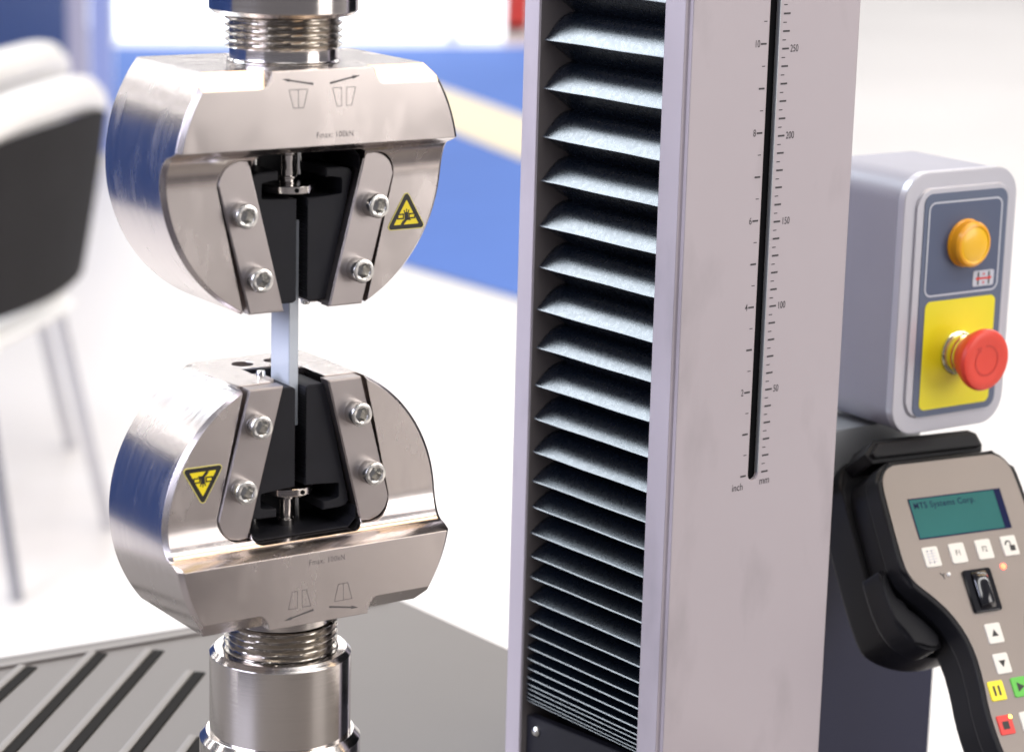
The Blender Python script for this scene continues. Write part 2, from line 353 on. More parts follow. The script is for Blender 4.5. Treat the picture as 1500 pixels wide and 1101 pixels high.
# socket head screw, axis along -y, head 13 mm
def screw_mesh():
    bm = lathe_bm([(6.5, 0), (6.6, 0.4), (6.6, 7.2), (6.2, 8.0), (5.6, 8.15), (4.25, 8.15)], 40)
    hexr = [bm.verts.new((4.05*math.cos(R(60*i+10)), 4.05*math.sin(R(60*i+10)), 7.9)) for i in range(6)]
    hexb = [bm.verts.new((4.05*math.cos(R(60*i+10)), 4.05*math.sin(R(60*i+10)), 1.2)) for i in range(6)]
    cone = [bm.verts.new((4.25*math.cos(R(360*i/40)), 4.25*math.sin(R(360*i/40)), 8.15)) for i in range(40)]
    bmesh.ops.remove_doubles(bm, verts=bm.verts, dist=1e-4)
    rim = sorted([v for v in bm.verts if abs(v.co.z-8.15) < 1e-3 and abs(v.co.xy.length-4.25) < 1e-2], key=lambda v: math.atan2(v.co.y, v.co.x) % (2*math.pi))
    hexr = sorted([v for v in bm.verts if abs(v.co.z-7.9) < 1e-3], key=lambda v: math.atan2(v.co.y, v.co.x) % (2*math.pi))
    hexb = sorted([v for v in bm.verts if abs(v.co.z-1.2) < 1e-3], key=lambda v: math.atan2(v.co.y, v.co.x) % (2*math.pi))
    nearest = lambda v: min(range(6), key=lambda i: (hexr[i].co.xy-v.co.xy).length)
    for i in range(len(rim)):
        v, w = rim[i], rim[(i+1) % len(rim)]; a_, b_ = nearest(v), nearest(w)
        if a_ == b_: bm.faces.new((v, w, hexr[a_]))
        else: bm.faces.new((v, w, hexr[b_], hexr[a_]))
    for i in range(6): bm.faces.new((hexr[i], hexr[(i+1) % 6], hexb[(i+1) % 6], hexb[i]))
    c_ = bm.verts.new((0, 0, 0.5))
    for i in range(6): bm.faces.new((hexb[i], hexb[(i+1) % 6], c_))
    move_bm(bm, Matrix.Rotation(R(90), 4, 'X'))
    return finish(bm, 'socket_screw', 28)
SCREW = screw_mesh()
# jaw: L-shaped hook at the top, saw teeth on the specimen side
def jaw_poly(s):
    pts = []
    z = -71.5; pts.append((3.2, z))
    while z < -20.5:
        pts += [(3.75, z+0.3), (3.15, z+1.3)]; z += 1.5
    pts += [(3.15, -17.2)]
    pts += [(23.6, -16.6), (24.6, -15.6), (24.6, -8.2), (23.4, -7.0), (14.3, -6.6), (14.3, -1.9), (25.5, -2.2)]
    pts += [(28.3, -2.9), (30.0, -4.6), (30.2, -6.6), (15.6, -70.0), (13.8, -72.6), (5.0, -72.6)]
    return [(s*x, z) for x, z in pts]
JAW = {s: finish(shape(jaw_poly(s), -21, 14, 0.5), 'jaw') for s in (1, -1)}
RING = finish(move_bm(lathe_bm([(3, -15.4), (14.2, -15.4), (14.7, -14.9), (14.7, -11.3), (14.2, -10.8), (3, -10.8)], 64), Matrix.Translation((0, -5, 0))), 'drive_ring')
PIN = finish(move_bm(lathe_bm([(0, -17), (5.0, -17), (5.0, -10.6), (4.4, -10), (4.4, -8.4), (5.3, -8.2), (5.3, -7.2), (3.7, -7), (3.7, 4), (4.6, 4.4), (4.6, 13), (0, 13)], 40), Matrix.Translation((0, -5, 0))), 'drive_pin')
DOT = finish(move_bm(lathe_bm([(0, 0.25), (1.25, 0.25), (1.25, 0), ], 20), Matrix.Translation((-2.4, -19.75, -13.1)) @ Matrix.Rotation(R(90), 4, 'X')), 'pin_hole')
GUIDE = {s: finish(move_bm(lathe_bm([(0, -9), (3, -9), (3, 10), (0, 10)], 24), Matrix.Translation((s*13.5, 8, 0))), 'guide_pin') for s in (1, -1)}
LBAR = finish(shape([(-19.5, -75.8), (-3.5, -75.8), (-3.5, -71.5), (-19.5, -71.5)], 7.2, 10.5, 0.5), 'retainer_bar')
RBAR = finish(shape([(10.6, -75.6), (15.9, -75.6), (15.9, -72.2), (10.6, -72.2)], -11, 5, 0.5), 'retainer_bar')
RSCR = finish(move_bm(lathe_bm([(2.3, -73), (2.6, -77.6), (2.2, -78.4), (0, -78.4)], 24), Matrix.Translation((13.5, -1, 0))), 'retainer_screw')
POCKET_SHADE = prism_bm([(13.6, -75), (33.0, -3.0), (33.0, 6.5), (29, 8.6), (-29, 8.6), (-33.0, 6.5), (-33.0, -3.0), (-13.6, -75)], 14.6, 15.8)
prism_bm([(32.9, -3), (32.9, 4), (28.2, 8.7), (-28.2, 8.7), (-32.9, 4), (-32.9, -3), (-32.2, -3), (-32.2, 3.8), (-27.9, 8.0), (27.9, 8.0), (32.2, 3.8), (32.2, -3)], -24.5, 14.5, POCKET_SHADE)
POCKET_SHADE = finish(POCKET_SHADE, 'pocket_shade')  # black sheets stand for the shade deep inside the jaw pocket
def triangle_label(parent):
    cx, cz = 61.0, -30.1
    def tri(rad, rr):
        out = []
        for k in range(3):
            a0 = 90+120*k; cxx, czz = (rad-2*rr)*math.cos(R(a0)), (rad-2*rr)*math.sin(R(a0))
            out += [(cx+x, cz+z) for x, z in arc(cxx, czz, rr, a0-60, a0+60, 6)]
        return out
    lab = part('warning_label', shape(tri(14.6, 1.9), -26.32, -26.02, 0), M['yellow_edge'], parent, smooth=False)
    bm = bmesh.new(); o_, i_ = tri(13.7, 1.5), tri(9.0, 0.3)
    va = [bm.verts.new((x, -26.38, z)) for x, z in o_]; vb = [bm.verts.new((x, -26.38, z)) for x, z in i_]
    n = len(va)
    for k in range(n): bm.faces.new((va[k], va[(k+1) % n], vb[(k+1) % n], vb[k]))
    part('border', bm, M['black'], lab, smooth=False)
    bm = bmesh.new(); flat_poly(tri(9.3, 0.3), -26.36, bm); part('field', bm, M['yellow'], lab, smooth=False)
    # crushed hand between two rollers
    bm = bmesh.new(); y = -26.42
    hand = [(-3.6, -4.4), (-1.6, -4.5), (0.4, -2.2), (2.8, -2.4), (3.0, -1.9), (1.3, -1.2), (1.2, 1.2), (1.9, 3.2), (1.3, 3.5), (0.7, 2.0), (0.3, 2.1), (0.4, 3.9), (-0.2, 4.0), (-0.4, 2.2), (-0.8, 2.1), (-1.2, 3.5), (-1.8, 3.3), (-1.2, 1.0), (-1.1, -1.5), (-2.4, -2.6)]
    flat_poly([(cx+x, cz+z) for x, z in hand], y, bm)
    for rx in (-3.6, 3.5):
        w, h = 1.75, 1.15
        strokes(loop([(cx+rx-w, cz-h), (cx+rx+w, cz-h), (cx+rx+w, cz+h), (cx+rx-w, cz+h)]), 0.75, y, bm)
    part('pictogram', bm, M['black'], lab, smooth=False)
def build_grip(z, flip, label):
    rot = Matrix.Rotation(GYAW, 4, 'Z')
    if flip: rot = rot @ Matrix.Rotation(math.pi, 4, 'Y')
    g = root('wedge_grip', label, 'grip', (AX.x, AX.y, z), group='wedge grips of the testing machine'); g.rotation_euler = rot.to_euler()
    link('body', GRIP_BODY, M['steel'], g)
    for s in (1, -1):
        pl = link('clamp_plate', PL[s], M['plate'], g)
        for x, zz in ((39.3, -22.0), (30.3, -56.2)):
            link('socket_screw', SCREW, M['screw'], pl, (s*x, -26.5, zz), (0, random.uniform(0, 6.28), 0))
        link('jaw', JAW[s], M['jaw'], g)
        link('guide_pin', GUIDE[s], M['screw'], g)
    link('pocket_shade', POCKET_SHADE, M['jaw'], g)
    rg = link('drive_ring', RING, M['turned'], g); link('pin_hole', DOT, M['dark'], rg)
    link('drive_pin', PIN, M['turned'], g)
    link('retainer_bar', LBAR, M['plate'], g); rb = link('retainer_bar', RBAR, M['plate'], g); link('retainer_screw', RSCR, M['screw'], rb)
    triangle_label(g)
    # engraved opening and closing symbols
    y = -43.06; bm = bmesh.new()
    strokes(loop([(-20.2, 43.1), (-9.4, 43.1), (-11.7, 33.7), (-17.6, 33.7)])+[((-14.9, 43.1), (-14.7, 33.7))], 0.32, y, bm)
    strokes(loop([(5.2, 43.1), (10.4, 43.1), (10.6, 33.6), (7.9, 33.6)]), 0.32, y, bm)
    strokes(loop([(13.4, 43.1), (18.8, 43.1), (16.6, 33.7), (13.4, 33.7)]), 0.32, y, bm)
    part('engraved_jaw_symbols', bm, M['engrave'], g, smooth=False)
    bm = bmesh.new()
    for (ax, az), (bx_, bz) in (((-6.2, 45.6), (-24.4, 48.8)), ((3.5, 45.6), (21.4, 49.0))):
        d = Vector((bx_-ax, bz-az)).normalized(); n = Vector((-d.y, d.x)); a_ = Vector((ax, az)); b_ = Vector((bx_, bz)); h = b_-d*4.6
        flat_poly([tuple(v) for v in (a_+n*0.55, a_-n*0.55, h-n*0.4, h-n*0.95, b_, h+n*0.95, h+n*0.4)], y, bm)
    part('engraved_arrows', bm, M['engrave_l'], g, smooth=False)
    tm = text_mesh('Fmax: 100kN', 4.4, 'CENTER', 0.84, 1.12, 0.012)
    tx = link('engraved_text', tm, M['engrave'], g, (7.0, y, 19.0) if not flip else (-4.6, y, 19.0), (0, math.pi if flip else 0, 0))
    return g
build_grip(UZ, False, 'upper steel wedge grip hanging from threaded stud, upright warning triangle on it')
build_grip(LZ, True, 'lower steel wedge grip standing on threaded stud, upside-down warning triangle on it')

# ------------------------------------------------------------------ specimen
gx = Vector((math.cos(GYAW), math.sin(GYAW), 0))
sp = shape(rrect(-2.9, 2.9, -46, 66, 0.3, 2), -13, 7, 0.3)
o = part('test_specimen', sp, M['spec'], None, (AX.x, AX.y, 100), (0, 0, GYAW))
tag(o, 'thin pale steel test strip clamped upright between the two grips', 'specimen')

# ------------------------------------------------------------------ threaded adapters
def thread_bm(r_out, depth, z0, z1, pitch, seg=96):
    bm = bmesh.new(); nz = int((z1-z0)/pitch*10); rows = []
    for k in range(nz+1):
        z = z0+(z1-z0)*k/nz; row = []
        for i in range(seg):
            ph = ((z-z0)/pitch-i/seg) % 1.0
            tri = abs(ph*2-1); tri = min(1, max(0, (tri-0.12)/0.76))
            row.append(bm.verts.new(((r_out-depth*tri)*math.cos(2*math.pi*i/seg), (r_out-depth*tri)*math.sin(2*math.pi*i/seg), z)))
        rows.append(row)
    for a_, b_ in zip(rows, rows[1:]):
        for i in range(seg): bm.faces.new((a_[i], a_[(i+1) % seg], b_[(i+1) % seg], b_[i]))
    return bm
u = root('threaded_adapter', 'turned steel collar and threaded stud above the upper grip', 'adapter', (AX.x, AX.y, UZ+53), group='threaded adapters carrying the grips')
part('neck', lathe_bm([(0, 0.3), (30.0, 0.3), (28.6, 1.6), (28.4, 3), (28.4, 8), (27.5, 9), (0, 9)], 96), M['turned'], u)
part('thread', thread_bm(31.0, 2.6, 7.5, 26.5, 3.8), M['thread'], u)
part('collar', lathe_bm([(27, 25), (37.0, 25), (39.2, 27.2), (39.2, 110), (37, 113), (0, 113)], 96), M['turned'], u)
l = root('threaded_adapter', 'stepped turned steel collar and oily threaded stud below the lower grip', 'adapter', (AX.x, AX.y, TZ), group='threaded adapters carrying the grips')
def lz(z): return z-TZ
part('neck', lathe_bm([(0, lz(-47.9)), (29.6, lz(-47.9)), (29.6, lz(-57)), (28.6, lz(-58)), (0, lz(-58))][::-1], 96), M['turned'], l)
part('thread', thread_bm(31.5, 2.6, lz(-78), lz(-57.5), 3.8), M['thread'], l)
part('collar', lathe_bm([(0, lz(-122.5)), (39.3, lz(-122.5)), (39.3, lz(-77.3)), (36.6, lz(-74.4)), (32.0, lz(-74.4)), (32.0, lz(-79)), (0, lz(-79))], 96), M['turned'], l)
part('flange', lathe_bm([(0, 0.3), (44.8, 0.3), (44.8, lz(-126.5)), (41.2, lz(-122.4)), (0, lz(-122.4))], 96), M['turned'], l)

# ------------------------------------------------------------------ machine column
CT = 640.0
c = root('machine_column', 'tall pale grey machine column with black bellows and measuring scale', 'column', (68, 75, TZ))
CO = Vector((68, 75, TZ))
bm = box_bm(0, 136, 0, 150, TZ+0.4, CT)
bmesh.ops.bevel(bm, geom=[e for e in bm.edges if abs(e.verts[0].co.z-e.verts[1].co.z) > 10], offset=3.0, segments=4, affect='EDGES')
base = finish(bm, 'col')
slot = [(61.2, -0.3+0)]+arc(65.1, -0.3, 3.95, 180, 360, 10)+[(69.05, 600), (61.2, 600)]
cs = [cut(box_bm(-10, 42, 20, 133, TZ-20, CT+20)), cut(prism_bm(slot, -10, 18))]
me = boolean(base, cs, 'column_housing'); me.transform(Matrix.Translation(-CO*MM))
link('housing', me, M['paint'], c)
part('slot_shade', box_bm(60, 71, 2.6, 17.6, -10, 600), M['dark'], c, -CO, smooth=False)  # black block stands for the shade inside the slot
# lighter lip along the slot's right edge
part('slot_lip', box_bm(68.75, 69.4, -0.25, 3, 0, 598), M['bracket'], c, -CO, smooth=False)
part('channel_lining', box_bm(40.5, 41.8, 20.2, 132.8, TZ+1, CT), M['dark'], c, -CO, smooth=False)
# ---- bellows: one fold per ridge
ridge = [276.6, 246.0, 217.1, 187.9, 161.6, 134.2, 108.8, 82.7, 58.9, 35.5, 14.3, -6.8, -25.3, -42.0, -58.8, -74.0, -87.3, -102.1, -114.7, -124.6, -133.4, -140.9, -147.4, -153.3, -157.5, -160.6, -163.7, -166.3, -168.5]
ridge = [276.6+30.4*k for k in range(6, 0, -1)]+ridge
bel = part('bellows_guide_rail', box_bm(30, 40, 22, 131, TZ+2, CT-5), M['dark'], c, -CO, smooth=False)
bel.name = 'bellows'
def fold_mesh(zu, zr, zl, i):
    """zu upper valley, zr ridge, zl lower valley; returns a thin folded sheet"""
    depth = 21.0
    xr, xv = 1.8+random.uniform(-0.4, 0.4), 1.8+depth
    NY = 22; bm = bmesh.new()
    path_r = [(xr, 21+(126-21)*k/NY) for k in range(NY+1)]+[(xr+0.8, 129.5), (xr+2.5, 131.8)]
    path_v = [(xv, 21+(116-21)*k/NY) for k in range(NY+1)]+[(xv+1, 124.0), (xv+3, 131.8)]
    lv = []; H = zu-zr
    # (fraction of the way out to the ridge, height above the ridge as a part of H); the outer half hangs steeper
    prof = [('u', 0.0, 1.0), ('u', 0.2, 0.97), ('u', 0.4, 0.86), ('u', 0.56, 0.70), ('u', 0.7, 0.50), ('u', 0.84, 0.27), ('u', 0.95, 0.08), ('r', 1.0, 0), ('l', 0.93, 0), ('l', 0.5, 0), ('l', 0.0, 0)]
    for side, f_, hh_ in prof:
        row = []
        for k, ((ax, ay), (bx_, by)) in enumerate(zip(path_v, path_r)):
            zz = zr+H*hh_ if side != 'l' else zl+(zr-zl)*f_
            wob = 0.12*math.sin(ay*0.09+i*1.7)*min(1, (zu-zl)/20)
            row.append(bm.verts.new((ax+(bx_-ax)*f_, ay+(by-ay)*f_, zz+wob*f_)))
        lv.append(row)
    for a_, b_ in zip(lv, lv[1:]):
        for k in range(len(a_)-1): bm.faces.new((a_[k], b_[k], b_[k+1], a_[k+1]))
    # stitched hem along the ridge
    hem = bmesh.new(); hh = min(0.55, (zu-zl)*0.12)
    ring = []
    for (x, y_) in path_r[:-1]:
        z = zr+0.12*math.sin(y_*0.09+i*1.7)*min(1, (zu-zl)/20)
        ring.append([hem.verts.new((x-0.3+hh*math.cos(q), y_, z+hh*math.sin(q))) for q in (0, 1.57, 3.14, 4.71)])
    for a_, b_ in zip(ring, ring[1:]):
        for q in range(4): hem.faces.new((a_[q], a_[(q+1) % 4], b_[(q+1) % 4], b_[q]))
    return bm, hem
for i, zr in enumerate(ridge):
    up = ridge[i-1] if i else zr+30.4
    dn = ridge[i+1] if i+1 < len(ridge) else zr-2.2
    bm, hem = fold_mesh((zr+up)/2, zr, (zr+dn)/2, i)
    me = finish(bm, 'fold', 50); me.materials.append(M['bellows']); me.materials.append(M['hem'])
    hm = finish(hem, 'hem', 60)
    b2 = bmesh.new(); b2.from_mesh(me); n0 = len(b2.faces); b2.from_mesh(hm); b2.faces.ensure_lookup_table()
    for f_ in b2.faces[n0:]: f_.material_index = 1
    b2.to_mesh(me); b2.free()
    link('fold', me, None, bel)
ep = part('bellows_end_plate', shape([(21, -215+2), (132.5, -215+2), (132.5, -180.2), (21, -174.5)], -6, 0, 0.5), M['endplate'], c)
ep.matrix_local = Matrix.Translation(-CO*MM) @ Matrix(((0, 1, 0, 0.011), (1, 0, 0, 0), (0, 0, 1, 0), (0, 0, 0, 1)))
bm = move_bm(lathe_bm([(3.4, 0), (3.4, 0.8), (2.6, 2.0), (1.4, 2.6), (0, 2.75)], 24), Matrix.Translation((5, 122.0, -188.2)) @ Matrix.Rotation(R(-90), 4, 'Y'))
part('end_plate_screw', bm, M['screw'], c, -CO)
part('channel_side_sheet', box_bm(0.6, 40.3, 132.0, 132.9, TZ+1, CT), M['inner'], c, -CO, smooth=False)  # darker grey sheet covering the channel's far wall
# ---- scale
bm = bmesh.new(); y = -0.12
for k in range(0, 106):
    z = k*5
    if k % 2 == 0: strokes([((72.4, z), (76.6, z))], 1.05, y, bm)
    else: strokes([((72.0, z), (74.2, z))], 0.55, y, bm)
for k in range(0, 42):
    z = k*12.7-0.6
    if k % 2 == 0: strokes([((55.6, z), (59.0, z))], 1.05, y, bm)
    else: strokes([((57.0, z), (59.0, z))], 0.5, y, bm)
sc = part('scale_marks', bm, M['ink'], c, -CO, smooth=False)
for k in range(1, 11): link('scale_number', text_mesh(str(k*50), 5.9, 'LEFT', 0.74, 1, 0.01), M['ink'], sc, (78.2, y, k*50-0.2))
for k in range(1, 11): link('scale_number', text_mesh(str(k*2), 5.9, 'RIGHT', 0.74, 1, 0.01), M['ink'], sc, (54.6, y, k*50.8-0.6))
link('unit_text', text_mesh('inch', 6.4, 'CENTER', 0.85), M['ink'], sc, (53.2, y, -7.0))
link('unit_text', text_mesh('mm', 6.4, 'CENTER', 0.85), M['ink'], sc, (74.8, y, -5.6))

# ------------------------------------------------------------------ control box
BO = on_y(1390, 450, 40); BYAW = R(-4.0)
def bz(z): return z-BO.z
k = root('control_box', 'grey control box with amber lamp and red mushroom stop button', 'control box', BO, (0, 0, BYAW))
B0, B1, BL, BR = bz(-8.5), bz(160.5), -45.5, 50.0
bm = prism_bm(rrect(BL, BR, B0, B1, 19, 10), 3, 78)
part('housing', bm, M['boxshaded'], k, angle=40)
bm = shape(rrect(BL-0.6, BR+0.6, B0-0.6, B1+0.6, 19, 10), -2.5, 3.6, 2.2); part('bezel', bm, M['bezel'], k, angle=40)
part('bezel_step', shape(rrect(-36.5, 44.5, bz(1.5), bz(151), 11, 8), -4.0, -2, 1.0), M['bezel'], k, angle=40)
part('front_panel', shape(rrect(-30.5, 41.5, bz(1.0+1), bz(147.5), 7, 8), -4.5, -3.6, 0.2), M['slate'], k, smooth=False)
part('lamp_field', shape(rrect(-26.5, 36.5, bz(81.3), bz(141.5), 5, 6), -4.75, -4.3, 0), M['slate_dark'], k, smooth=False)
bm = bmesh.new(); o_ = rrect(-27.1, 37.1, bz(80.7), bz(142.1), 5.6, 6); i_ = rrect(-25.9, 35.9, bz(81.9), bz(140.9), 4.4, 6)
va = [bm.verts.new((x, -4.82, z)) for x, z in o_]; vb = [bm.verts.new((x, -4.82, z)) for x, z in i_]
for q in range(len(va)): bm.faces.new((va[q], va[(q+1) % len(va)], vb[(q+1) % len(va)], vb[q]))
part('field_outline', bm, M['panel_line'], k, smooth=False)
part('stop_field', shape(rrect(-25.2, 36.0, bz(6.3), bz(77.6), 4.5, 6), -4.8, -4.3, 0), M['estop_yellow'], k, smooth=False)
ROTF = Matrix.Rotation(R(90), 4, 'X')          # lathe axis z -> -y
lamp = part('indicator_lamp', move_bm(lathe_bm([(15.6, 4.5), (15.6, 6.0), (14.9, 6.6), (14.8, 12.0), (13.6, 13.6), (12.0, 14.0)], 48), Matrix.Translation((6, 0, bz(114))) @ ROTF), M['amber'], k)
part('lens', move_bm(lathe_bm([(12.0, 14.0), (11.2, 13.4), (10, 13.8), (6, 14.3), (0, 14.5)], 48), Matrix.Translation((6, 0, bz(114))) @ ROTF), M['amber_face'], lamp)
lg = part('lamp_sticker', shape(rrect(14.6, 33.0, bz(84.3), bz(94.6), 1.5, 4), -5.1, -4.7, 0), M['panel_line'], k, smooth=False)
bm = bmesh.new()
for x in (19.2, 28.6): strokes([((x, bz(86)), (x, bz(93)))], 1.4, -5.16, bm)
part('sticker_bars', bm, M['black'], lg, smooth=False)
bm = bmesh.new(); zc = bz(89.4)
flat_poly([(16.6, zc), (19.0, zc-1.6), (19, zc-0.7), (28.8, zc-0.7), (28.8, zc-1.6), (31.2, zc), (28.8, zc+1.6), (28.8, zc+0.7), (19, zc+0.7), (19, zc+1.6)], -5.2, bm)
for s in (1, -1): flat_poly([(22.6, zc+s*2.2), (25.2, zc+s*2.2), (23.9, zc+s*3.9)], -5.2, bm)
part('sticker_arrows', bm, M['redprint'], lg, smooth=False)
EC = Matrix.Translation((5.4, 0, bz(42))) @ ROTF
es = part('emergency_stop', move_bm(lathe_bm([(0, 31.5), (7, 31.8), (13.6, 32.0), (16.6, 32.4), (19.2, 31.6), (20.2, 29.6), (19.8, 26.5), (17.4, 22), (14.8, 17.5), (13.4, 15.8), (0, 15.8)], 64), EC), M['estop_red'], k)
part('collar', move_bm(lathe_bm([(14.6, 4.9), (14.6, 6.2), (13.4, 7.4), (12.6, 7.6), (12.6, 10.5), (13.2, 10.8), (13.2, 12.2), (12.3, 12.6), (12.3, 15.9), (0, 15.9)], 48), EC), M['brass'], es)
bm = bmesh.new()
for a0, a1 in ((-60, 100), (130, 300)):
    pa = arc(0, 0, 9.6, a0, a1, 20)
    for p0, p1 in zip(pa, pa[1:]):
        v = [Vector((p[0], p[1]))*s_ for p, s_ in ((p0, 0.94), (p0, 1.06), (p1, 1.06), (p1, 0.94))]
        bm.faces.new([bm.verts.new((w.x, w.y, 32.08)) for w in v])
bm.faces.new([bm.verts.new((x, y_, 32.1)) for x, y_ in ((-9.4, 8.6), (-4.8, 9.6), (-5.6, 5.2))])
part('turn_arrow', move_bm(bm, EC), M['estop_red_dark'], es, smooth=False)

# ------------------------------------------------------------------ support post and bracket
p_ = root('support_post', 'dark navy upright post behind the handset holder', 'post', (300, 165, FLOOR))
bm = prism_bm(rrect(-60, 62, 0.5, -62-FLOOR, 4, 3), -50, 45); part('post_body', bm, M['navy'], p_)
b_ = root('mounting_bracket', 'grey angled bracket joining the control box to the post', 'bracket', (250, 90, -40))
bm = shape([(-70, -10), (40, -22), (40, 28), (-20, 30), (-70, 30)], -16, 30, 2); part('bracket_plate', bm, M['bracket'], b_)

# ------------------------------------------------------------------ handset in its holder
HO = on_y(1394, 760, 0); HYAW, HT = R(-11), R(35)
hx = Vector((math.cos(HYAW), math.sin(HYAW), 0)); n0 = Vector((math.sin(HYAW), -math.cos(HYAW), 0))
hz = -(n0*math.sin(HT)+Vector((0, 0, -math.cos(HT)))); hn = hx.cross(hz)
HM = Matrix((hx, -hn, hz)).transposed().to_4x4()        # local x, y (into the handset), z
h = root('handset', 'black remote handset with teal display and coloured keys, leaning in holder', 'handset', HO, HM.to_euler())
HC = 5.5
half = [(38, 39.3), (44, 37.5), (48.5, 33.0), (50.6, 27), (51.5, 15), (52.3, -8), (52.6, -26), (51, -34), (46.5, -40.5), (38, -49), (29, -60.5), (22.8, -74), (19.8, -88), (20.2, -106), (22.4, -123), (22.6, -138), (21.5, -152), (18, -168), (8, -176)]
def smooth_poly(pts, it=2):
    for _ in range(it):
        out = [pts[0]]
        for p, q in zip(pts, pts[1:]):
            out += [(p[0]*.75+q[0]*.25, p[1]*.75+q[1]*.25), (p[0]*.25+q[0]*.75, p[1]*.25+q[1]*.75)]
        pts = out+[pts[-1]]
    return pts
half = smooth_poly(half, 1)
face = [(HC+x, z) for x, z in half]+[(HC-x, z) for x, z in half[::-1]]
rim_o = offset_poly(face, 3.4)
body = part('case_front', shape(rim_o, -1.6, 14, 2.6), M['rubber'], h, angle=45)
part('case_back', shape(offset_poly(face, 2.4), 14.8, 34, 0), M['rubber'], h, angle=45)
part('case_seam', prism_bm(offset_poly(face, 1.2), 13.8, 15.0), M['dark'], h)
fp = part('face_plate', shape(face, -2.3, 0, 0.3), M['faceplate'], h, angle=45)
FY = -2.3
def key(x0, x1, z0, z1, m_, sym=None, name='key'):
    o = part(name, shape(rrect(x0, x1, z0, z1, 1.2, 3), FY-0.7, FY+0.2, 0.3), m_, h, smooth=False)
    if sym is not None:
        bm = bmesh.new()
        for poly in sym: flat_poly([((x0+x1)/2+x, (z0+z1)/2+z) for x, z in poly], FY-0.78, bm)
        part('key_symbol', bm, M['black'], o, smooth=False)
    return o
d = part('display', shape([(-30, -11), (41.5, -11), (41.5, 15.5), (-30, 15.5)], FY-0.25, FY+0.1, 0), M['lcd'], h, smooth=False)
bm = strokes(loop([(-30, -11), (41.5, -11), (41.5, 15.5), (-30, 15.5)]), 0.8, FY-0.32)
flat_poly([(36.5, -10.8), (41.4, -10.8), (41.4, 15.2), (36.5, 15.2)], FY-0.3, bm)
part('display_frame', bm, M['lcd_text'], d, smooth=False)
link('display_text', text_mesh('MTS Systems Corp.', 5.8, 'LEFT', 0.92, 1.12, 0.05), M['lcd_text'], d, (-27.5, FY-0.34, 10.6))
k1 = key(-31.3, -19.4, -30.0, -16.8, M['key'])
bm = bmesh.new()
for q in range(5): strokes([((-29.0, -19.6-q*1.9), (-22.5+0.5*(q % 2), -19.2-q*1.9))], 0.5, FY-0.78, bm)
strokes([((-27.8, -19), (-28.2, -28)), ((-24.6, -19), (-24.8, -28))], 0.5, FY-0.78, bm)
part('key_symbol', bm, M['bezel'], k1, smooth=False)
k2 = key(-10.9, 1.0, -29.9, -16.6, M['key']); link('key_text', text_mesh('F1', 5.2, 'CENTER', 0.85, 1, 0.03), M['black'], k2, (-4.9, FY-0.78, -23.2))
k3 = key(9.6, 21.6, -29.7, -16.5, M['key']); link('key_text', text_mesh('F2', 5.2, 'CENTER', 0.85, 1, 0.03), M['black'], k3, (15.6, FY-0.78, -23.1))
lock = [[(-0.6, -3.6), (3.6, -3.6), (3.6, 0.2), (-0.6, 0.2)], [(0.0, 0.2), (0.9, 0.2), (0.9, 2.6), (-0.4, 3.6), (-2.6, 3.4), (-3.8, 1.8), (-3.8, 0.6), (-2.8, 0.6), (-2.6, 1.8), (-1.8, 2.5), (-0.6, 2.6), (0.0, 2.0)]]
key(29.8, 41.7, -29.6, -16.3, M['key'], lock)
rk = part('rocker', shape(rrect(-6.9, 15.0, -63.6, -35.2, 2.0, 4), FY-1.8, FY+0.2, 0.8), M['rocker'], h)
bm = bmesh.new(); NA = 14; rows = []
for q in range(NA+1):
    z = -61.8+24.8*q/NA; t_ = (q/NA-0.5)*2; row = []
    for j in range(9):
        v_ = -1+2*j/8
        row.append(bm.verts.new((4.4+5.6*v_, FY-1.5-4.6*math.sqrt(max(0, 1-t_**4))*math.sqrt(max(0, 1-0.85*v_*v_)), z)))
    rows.append(row)
for a2, b2 in zip(rows, rows[1:]):
    for j in range(8): bm.faces.new((a2[j], a2[j+1], b2[j+1], b2[j]))
part('rocker_lever', bm, M['rocker'], rk, angle=60)
tri_up = [[(-2.6, -2.0), (2.6, -2.0), (0, 2.6)]]; tri_dn = [[(-2.6, 2.0), (0, -2.6), (2.6, 2.0)]]
key(-2.3, 9.5, -84.2, -71.1, M['key'], tri_up); key(-3.1, 8.2, -103.9, -90.7, M['key'], tri_dn)
key(-13.3, -1.7, -120.1, -107.4, M['key_yellow'], [[(-2.8, -3.2), (-1.2, -3.2), (-1.2, 3.2), (-2.8, 3.2)], [(0.8, -3.2), (2.4, -3.2), (2.4, 3.2), (0.8, 3.2)]])
key(4.5, 16.2, -120.0, -107.3, M['key_green'], [[(-2.2, -3.2), (3.2, 0), (-2.2, 3.2)]])
key(-14.3, -3.1, -141.8, -129.4, M['key_red'], [[(-2.6, -2.8), (2.2, -2.8), (2.2, 2.2), (-2.6, 2.2)]])
key(3.1, 14.6, -141.7, -129.4, M['key'], [[(2.4, -3.0), (2.4, 3.0), (-3.2, 0)]])
def led(x, z, r_, m_): part('led', move_bm(lathe_bm([(r_, 0), (r_*0.9, 0.7), (r_*0.5, 1.1), (0, 1.25)], 20), Matrix.Translation((x, FY-0.05, z)) @ ROTF), m_, h)
led(26.0, -35.8, 1.9, M['led_red']); led(-16.6, -36.0, 1.3, M['led_off']); led(-4.0, -131.0, 1.5, M['led_yellow'])
bm = bmesh.new(); strokes([((-22.6, -34.6), (-21.0, -36.4)), ((-21.0, -36.4), (-20.0, -35.2)), ((-21, -36.4), (-20.6, -38.2))], 0.8, FY-0.06, bm); part('led_symbol', bm, M['black'], fp, smooth=False)

